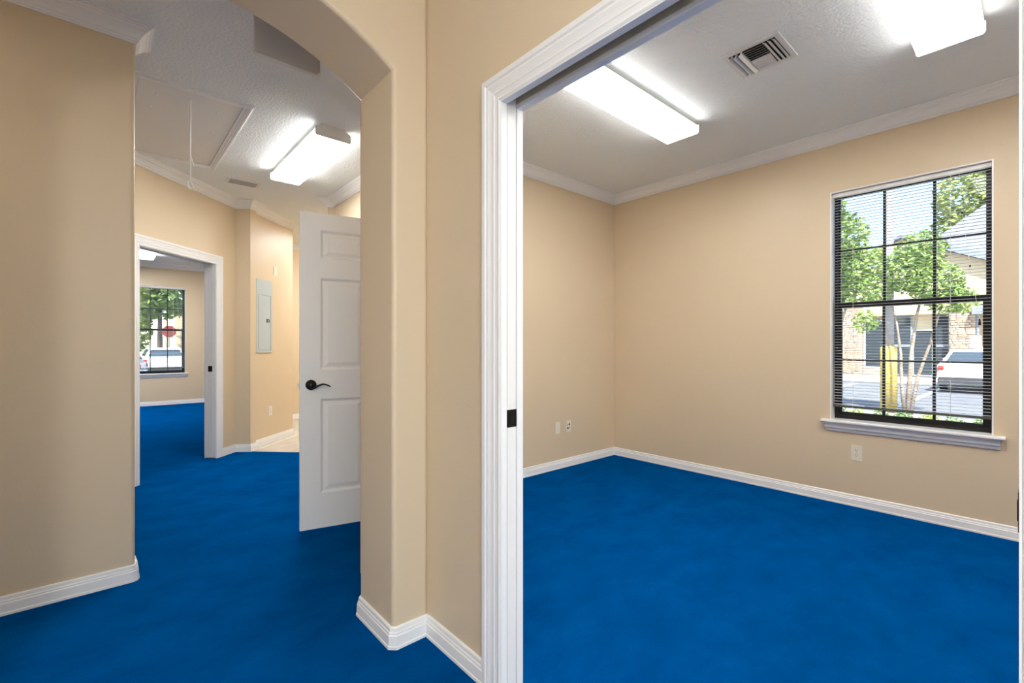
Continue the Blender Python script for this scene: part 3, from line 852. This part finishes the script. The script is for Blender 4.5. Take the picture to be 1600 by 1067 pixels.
# --- stone faced office building across the lot
OB = (28, 3.5, GZ)
ob = empty('office_building', OB); tag(ob, 'stone and cream stucco office building across the parking lot', 'building')
XF = 28.0
MB(OB).box(XF + .5, XF + 9, -8, 13, GZ, 3.9).build('wall', M['stucco'], ob)
MB(OB).extrude([(XF, -.9, 2.95), (XF, 8.1, 2.95), (XF, 8.1, 3.6), (XF, 3.5, 5.7), (XF, -.9, 3.6)], (.5, 0, 0)).build('gable_wall', M['stucco'], ob)
rng = random.Random(3)
stone_me = []
for wv in (.22, .30, .38):
    mb_ = MB().box(-.06, .06, -wv / 2, wv / 2, -.046, .046)
    bmesh.ops.bevel(mb_.bm, geom=list(mb_.bm.edges), offset=.012, segments=1, affect='EDGES')
    me_ = mb_.mesh('stone'); me_.materials.append(M['stone']); stone_me.append((wv, me_))
for (ya, yb, zt_) in ((5.83, 6.75, 3.05), (1.86, 2.70, 3.05), (8.6, 9.5, 3.05)):
    core = MB(OB).box(XF + .02, XF + .5, ya, yb, GZ, zt_).build('pillar', M['mortar'], ob)
    MB(OB).box(XF - .08, XF + .5, ya - .06, yb + .06, zt_, zt_ + .12).build('pillar_cap', M['concrete'], core)
    if ya > 8: continue
    z = GZ + .05
    while z < zt_ - .04:
        y = ya + rng.uniform(-.12, 0)
        while y < yb - .02:
            wv, me_ = rng.choice(stone_me)
            y0_, y1_ = max(y, ya), min(y + wv, yb)
            if y1_ - y0_ > .06:
                s_ = bpy.data.objects.new('stone', me_); COL.objects.link(s_); s_.parent = ob
                s_.location = (XF + rng.uniform(-.02, .02) - OB[0], (y0_ + y1_) / 2 - OB[1], z - OB[2])
                s_.scale = (1, (y1_ - y0_ - .012) / wv, 1)
            y += wv
        z += .103
def glazed(nm, ya, yb, za, zb, fm, gm, nx=1, nz=1, xx=XF + .38):
    f = empty  # frame with panes
    us = sorted({ya, yb, *[ya + (yb - ya) * k / nx for k in range(nx + 1)]})
    cells_u, cells_z = [], []
    t = .06
    for k in range(nx):
        a, b = ya + (yb - ya) * k / nx, ya + (yb - ya) * (k + 1) / nx
        cells_u.append((a + t, b - t))
    for k in range(nz):
        a, b = za + (zb - za) * k / nz, za + (zb - za) * (k + 1) / nz
        cells_z.append((a + t, b - t))
    U = sorted({ya, yb, *[q for c in cells_u for q in c]}); Z = sorted({za, zb, *[q for c in cells_z for q in c]})
    hs = [(a, b, c, d) for a, b in cells_u for c, d in cells_z]
    fo = MB(OB).gridwall(U, Z, hole(U, Z, hs), lambda u, z, tt: (tt, u, z), xx, xx + .08).build(nm, fm, ob)
    for (a, b, c, d) in hs:
        MB(OB).box(xx + .03, xx + .05, a, b, c, d).build('pane', gm, fo)
glazed('window', 5.05, 5.83, .08, 2.42, M['frame_grey'], M['darkglass'])
glazed('storefront', 4.0, 5.05, GZ + .15, 2.60, M['fascia'], M['darkglass'], 1, 2)
glazed('door', 3.24, 4.0, GZ + .15, 1.92, M['mint'], M['darkglass'])
glazed('storefront', 2.70, 3.24, GZ + .15, 2.60, M['fascia'], M['darkglass'], 1, 2)
glazed('window', 6.85, 8.4, .08, 2.42, M['frame_grey'], M['darkglass'], 2)
MB(OB).box(XF + .3, XF + .5, 5.05, 5.83, GZ, .08).build('window_base', M['mortar'], ob)
MB(OB).box(XF - .02, XF + .55, 2.70, 5.83, 2.60, 2.95).build('lintel', M['stucco'], ob)
MB(OB).box(XF - .02, XF + .55, 6.75, 8.6, 2.60, 2.95).build('lintel', M['stucco'], ob)
# awning over the side entrance
MB(OB).extrude([(XF + .5, 1.95, 3.1), (XF - .5, 1.95, 2.72), (XF - .5, 1.95, 2.50), (XF + .5, 1.95, 2.50)], (0, -2.2, 0)).build('awning', M['fascia'], ob)
MB(OB).tube([(XF - .05, 1.80, 2.5), (XF - .05, 1.80, GZ)], .05, 8).build('downspout', M['fascia'], ob)
# roofs: the front gable, then the big hip behind it
for sgn in (-1, 1):
    y_e, y_a = (3.5 - sgn * 4.75), 3.5
    MB(OB).extrude([(XF - .45, y_a, 5.78), (XF - .45, y_e, 3.46), (XF - .45, y_e, 3.62), (XF - .45, y_a, 5.96)], (8, 0, 0)).build('gable_roof', M['roof'], ob)
    MB(OB).extrude([(XF - .48, y_a, 5.70), (XF - .48, y_e, 3.38), (XF - .48, y_e, 3.64), (XF - .48, y_a, 5.98)], (.04, 0, 0)).build('fascia_board', M['fascia'], ob)
mbr = MB(OB)
A = [mbr.v(q) for q in ((29.6, -9, 4.2), (29.6, 6.0, 4.2), (40, 6.0, 4.2), (40, -9, 4.2))]
T = [mbr.v(q) for q in ((34.5, -4, 9.6), (34.5, 0.6, 9.6))]
for f_ in ((A[0], A[1], T[1], T[0]), (A[1], A[2], T[1]), (A[2], A[3], T[0], T[1]), (A[3], A[0], T[0]), (A[3], A[2], A[1], A[0])): mbr.bm.faces.new(f_)
mbr.build('hip_roof', M['roof'], ob)

# --- far gabled house beyond
FH = (62, 9.6, GZ)
fh = empty('far_house', FH); tag(fh, 'distant tan gabled house seen over the trees', 'house')
MB(FH).extrude([(62, 5.5, GZ), (62, 13.7, GZ), (62, 13.7, 10.2), (62, 9.6, 12.2), (62, 5.5, 10.2)], (9, 0, 0)).build('wall', M['stucco'], fh)
for sgn in (-1, 1):
    MB(FH).extrude([(61.6, 9.6, 12.25), (61.6, 9.6 - sgn * 4.6, 9.95), (61.6, 9.6 - sgn * 4.6, 10.25), (61.6, 9.6, 12.55)], (10, 0, 0)).build('roof', M['roof'], fh)

# --- light pole with painted foot
PL = (14.18, 2.43, GZ)
pl = empty('light_pole', PL); tag(pl, 'tall grey concrete light pole with a yellow painted foot', 'light pole')
MB(PL).lathe([(.105, 1.55), (.10, 3), (.085, 7.5), (.08, 7.6), (0, 7.6)], (0, 0, 1), PL, 18).build('shaft', M['pole'], pl, True)
MB(PL).lathe([(.165, 0), (.165, 1.5), (.155, 1.55), (.105, 1.58), (0, 1.58)], (0, 0, 1), PL, 18).build('foot', M['yellow'], pl, True)
MB(PL).box(14.18 - .35, 14.18 + .35, 2.43 - .15, 2.43 + .15, 7.2, 7.35).build('lamp_head', M['fascia'], pl)

# --- trees and shrubs
def foliage(name, blobs, n, size, m, parent, off, seed):
    g = random.Random(seed)
    vs, fs = [], []
    tot = sum(b[3] ** 3 for b in blobs)
    for (x, y, z, r_) in blobs:
        for _ in range(int(n * r_ ** 3 / tot)):
            while True:
                q = Vector((g.uniform(-1, 1), g.uniform(-1, 1), g.uniform(-1, 1)))
                if .12 < q.length < 1: break
            q = q * (q.length ** -.35)
            c = Vector((x, y, z)) + q * r_ - Vector(off)
            a = Vector((g.gauss(0, 1), g.gauss(0, 1), g.gauss(0, .6))).normalized()
            b = a.cross(Vector((g.gauss(0, 1), g.gauss(0, 1), g.gauss(0, 1)))).normalized()
            s = size * g.uniform(.6, 1.3)
            k = len(vs)
            vs += [c - a * s, c + b * s * .45, c + a * s, c - b * s * .45]
            fs.append((k, k + 1, k + 2, k + 3))
    me = bpy.data.meshes.new(name); me.from_pydata([tuple(v) for v in vs], [], fs)
    return link_mesh(name, me, m, parent)
def tree(name, base_, label, trunk, blobs, n, size, lm, bm_, group='trees outside', seed=1):
    r = empty(name, base_); tag(r, label, 'tree', group)
    for k, (pts, rads) in enumerate(trunk):
        MB(base_).tube(pts, rads, 8).build('trunk' if k == 0 else 'branch', bm_, r, True)
    foliage('foliage', blobs, n, size, lm, r, base_, seed)
    return r
bx0 = (13.7, 2.02, GZ)
tree('myrtle_tree', bx0, 'small multi-stemmed myrtle tree with pale trunks beside the yellow pole foot',
     [([(13.7, 2.02, GZ), (13.75, 1.98, .4), (13.8, 1.95, 1.1), (13.8, 1.86, 1.9), (13.7, 1.70, 2.6)], [.055, .045, .037, .027, .012]),
      ([(13.7, 2.06, GZ), (13.6, 2.10, .3), (13.65, 2.12, 1.0), (13.7, 2.2, 1.7), (13.7, 2.32, 2.3)], [.045, .035, .027, .02, .01]),
      ([(13.72, 1.97, GZ), (13.8, 1.84, .5), (13.9, 1.66, 1.2), (13.9, 1.50, 1.9), (13.9, 1.3, 2.5)], [.045, .034, .027, .02, .01])],
     [(13.5, 1.95, 2.85, .52), (13.6, 1.55, 2.55, .50), (13.6, 1.35, 2.20, .36), (13.5, 1.75, 3.25, .45), (13.5, 2.75, 1.75, .28), (13.5, 2.5, 2.5, .33), (13.6, 1.12, 2.15, .28)],
     5200, .055, M['leaf_a'], M['bark'], seed=11)
bx0 = (17.4, 4.35, GZ)
tree('shade_tree', bx0, 'leafy green tree filling the left panes of the large window',
     [([(17.4, 4.35, GZ), (17.4, 4.3, 1.2), (17.5, 4.3, 2.6), (17.4, 4.2, 4.2)], [.11, .09, .07, .02]),
      ([(17.4, 4.3, 1.4), (17.2, 4.0, 2.3), (17.2, 3.7, 3.2)], [.05, .035, .012])],
     [(17.4, 4.5, 3.5, 1.05), (17.2, 3.75, 3.0, .65), (17.5, 4.3, 4.6, .85), (17.3, 3.5, 3.7, .55), (17.3, 5.1, 2.7, .8), (17.4, 4.6, 5.5, .6)],
     8500, .085, M['leaf_a'], M['bark'], seed=12)
bx0 = (44, 2.9, GZ)
tree('tall_tree', bx0, 'tall yellow-green tree rising behind the roof',
     [([(44, 2.9, GZ), (44, 2.8, 6), (44, 2.5, 11.5)], [.3, .22, .06])],
     [(44, 3.0, 11.2, 2.2), (44, 1.15, 12.1, 2.3), (44, 3.7, 9.4, 1.5), (44, -1.2, 10.8, 2.5), (44, 1.85, 14.0, 1.6)],
     9000, .19, M['leaf_b'], M['bark_dark'], seed=13)
for k, (x, y, z, r_) in enumerate(((44, 12.5, 6.5, 2.6), (52, 8.4, 7.6, 2.1), (36, 19.5, 5.4, 3.0))):
    b0 = (x, y, GZ)
    tree('background_tree', b0, ('dense green tree behind the building at the left', 'pale green tree in the gap beside the far house', 'green tree beyond the left side of the building')[k],
         [([(x, y, GZ), (x, y, z)], [.25, .1])], [(x, y, z, r_), (x, y + .8, z + r_ * .6, r_ * .6), (x, y - 1.1, z - r_ * .4, r_ * .7)], 4500, .22, M['leaf_a'] if k != 1 else M['leaf_b'], M['bark_dark'], seed=20 + k)
tag(MB().box(10.6, 13.1, -4, 6, GZ, GZ + .10).build('planting_bed', mat('mulch_bed', (0.30, 0.27, 0.20), 0.95, vary=(6, (0.42, 0.38, 0.27), .3, .7), bump=(25, .8, .03)), bevel=.03), 'narrow planting bed below the large window', 'planting bed', kind='structure')
for k in range(9):
    y = .3 + k * .36
    x = 11.5 + (.12 if k % 2 else -.12)
    b0 = (x, y, GZ + .10)
    r = empty('low_shrub', b0); tag(r, '%s low shrub from the right end of the planting bed' % ('first', 'second', 'third', 'fourth', 'fifth', 'sixth', 'seventh', 'eighth', 'ninth')[k], 'shrub', 'low shrubs in the planting bed')
    foliage('foliage', [(x, y, GZ + .21, .15), (x + .05, y + .04, GZ + .19, .12)], 190, .032, M['leaf_c'] if k % 3 else M['leaf_b'], r, b0, 40 + k)
    MB(b0).tube([(x, y, GZ + .1), (x, y, GZ + .22)], .012, 5).build('stem', M['bark_dark'], r)

# --- cars
def make_car(loc, rz, label, paint):
    """local: rear at x=0 facing -x, length along x, y across, z up from the ground"""
    r = empty('car', loc, rz); tag(r, label, 'car', 'parked cars')
    prof = [(.10, .30), (.0, .42), (.0, .82), (.10, 1.0), (1.0, 1.03), (3.1, 1.0), (4.3, .90), (4.6, .70), (4.62, .42), (4.5, .28)]
    mbc = MB().extrude([(x, -.92, z) for x, z in prof], (0, 1.84, 0))
    mbc.build('body', paint, r, bevel=.05)
    lo = [(.08, .86), (3.25, .86)]; hi = [(.55, .62), (2.35, .62)]
    c = MB()
    B4 = [c.v(q) for q in ((.08, -.84, .98), (3.25, -.84, .98), (3.25, .84, .98), (.08, .84, .98))]
    T4 = [c.v(q) for q in ((.50, -.62, 1.46), (2.35, -.62, 1.46), (2.35, .62, 1.46), (.50, .62, 1.46))]
    c.bm.faces.new(B4[::-1]); c.bm.faces.new(T4)
    for k in range(4): c.bm.faces.new((B4[k], B4[(k + 1) % 4], T4[(k + 1) % 4], T4[k]))
    c.build('cabin', paint, r, bevel=.03)
    def quadglass(q, d, nm):
        return MB().extrude(q, d).build(nm, M['carglass'], r)
    quadglass([(.135, -.70, 1.06), (.135, .70, 1.06), (.40, .56, 1.36), (.40, -.56, 1.36)], (-.03, 0, .01), 'rear_window')
    quadglass([(3.07, -.72, 1.05), (3.07, .72, 1.05), (2.50, .58, 1.40), (2.50, -.58, 1.40)], (.03, 0, .01), 'windshield')
    for s in (-1, 1):
        quadglass([(.45, s * .815, 1.06), (1.55, s * .815, 1.06), (1.55, s * .66, 1.39), (.72, s * .66, 1.39)], (0, s * .02, .006), 'side_window')
        quadglass([(1.65, s * .815, 1.06), (2.85, s * .815, 1.06), (2.35, s * .66, 1.39), (1.65, s * .66, 1.39)], (0, s * .02, .006), 'side_window')
        for x in (.85, 3.75):
            wl = MB().lathe([(.31, -.09), (.34, -.07), (.34, .07), (.31, .09), (0, .09)], (0, 1, 0), (x, s * .84, .34), 20).build('wheel', M['rubber'], r, True)
            MB().lathe([(.20, -.095), (.20, .095), (0, .10)], (0, 1, 0), (x, s * .84, .34), 14).build('hub', M['steel'], wl)
        MB().box(2.72, 2.90, min(s * .90, s * 1.06), max(s * .90, s * 1.06), .98, 1.12).build('mirror', paint, r, bevel=.02)
        MB().box(-.015, .10, min(s * .76, s * .90), max(s * .76, s * .90), .76, .90).build('tail_light', M['redlight'], r, bevel=.01)
    MB().box(-.05, .30, -.90, .90, .24, .52).build('bumper', M['bumper'], r, bevel=.03)
    MB().box(-.02, .01, -.26, .26, .60, .74).build('plate', M['signwhite'], r)
    return r
make_car((21.2, 1.42, GZ), 0, 'white hatchback parked facing the stone building', M['carwhite'])
make_car((2.3, 28.6, GZ), R(90), 'white car seen from behind through the far office window', M['carwhite'])
make_car((1.1, 22.0, GZ), R(170), 'white car parked side-on at the left of the far window', M['carwhite'])

# --- parking sign beside the car, octagonal sign outside the far window
PS = (26.2, 1.74, GZ + .15)
ps = empty('parking_sign', PS); tag(ps, 'small white parking sign on a post behind the white car', 'sign')
MB(PS).tube([(26.23, 1.74, GZ + .15), (26.23, 1.74, 1.6)], .03, 8).build('post', M['steel'], ps)
MB(PS).box(26.17, 26.19, 1.58, 1.90, 1.07, 1.58).build('plate', M['signwhite'], ps)
SS = (2.86, 34, GZ)
ss = empty('octagonal_sign', SS); tag(ss, 'faded red octagonal road sign outside the far office window', 'sign')
MB(SS).tube([(2.86, 34.04, GZ), (2.86, 34.04, 2.15)], .035, 8).build('post', M['steel'], ss)
MB(SS).extrude([(2.86 + .37 * math.cos(R(22.5 + 45 * k)), 34, 2.0 + .37 * math.sin(R(22.5 + 45 * k))) for k in range(8)], (0, .01, 0)).build('plate', M['signred'], ss)

# --- beyond the far window: a cream building and trees
CB = (8.4, 46, GZ)
cb = empty('cream_building', CB); tag(cb, 'cream building at the right of the far window view', 'building')
MB(CB).box(4.3, 14, 46, 54, GZ, 4.4).build('wall', M['stucco'], cb)
MB(CB).extrude([(4.0, 45.6, 4.4), (14.3, 45.6, 4.4), (9, 50, 7)], (0, 8, 0)).build('roof', M['roof'], cb)
MB(CB).box(5.0, 6.2, 45.95, 46.02, .5, 2.2).build('window', M['darkglass'], cb)
for k, (x, y, z, r_, lm) in enumerate(((3.0, 42, 5.6, 2.6, 'leaf_a'), (-.6, 34, 4.6, 2.5, 'leaf_b'), (9.5, 60, 10.5, 3.0, 'leaf_b'), (1.2, 66, 9.0, 4.2, 'leaf_b'), (0.8, 54, 2.6, 2.6, 'leaf_a'))):
    b0 = (x, y, GZ)
    tree('street_tree', b0, ('dark leafy tree in the middle of the far window view', 'green tree at the left of the far window view', 'tall pale tree above the cream building', 'pale green tree at the back of the far window view', 'low dark tree behind the parked cars')[k],
         [([(x, y, GZ), (x, y, z)], [.2, .08])], [(x, y, z, r_), (x + 1, y, z + r_ * .5, r_ * .6), (x - 1.2, y, z - r_ * .3, r_ * .7)], 4200, .24, M[lm], M['bark_dark'], seed=60 + k)
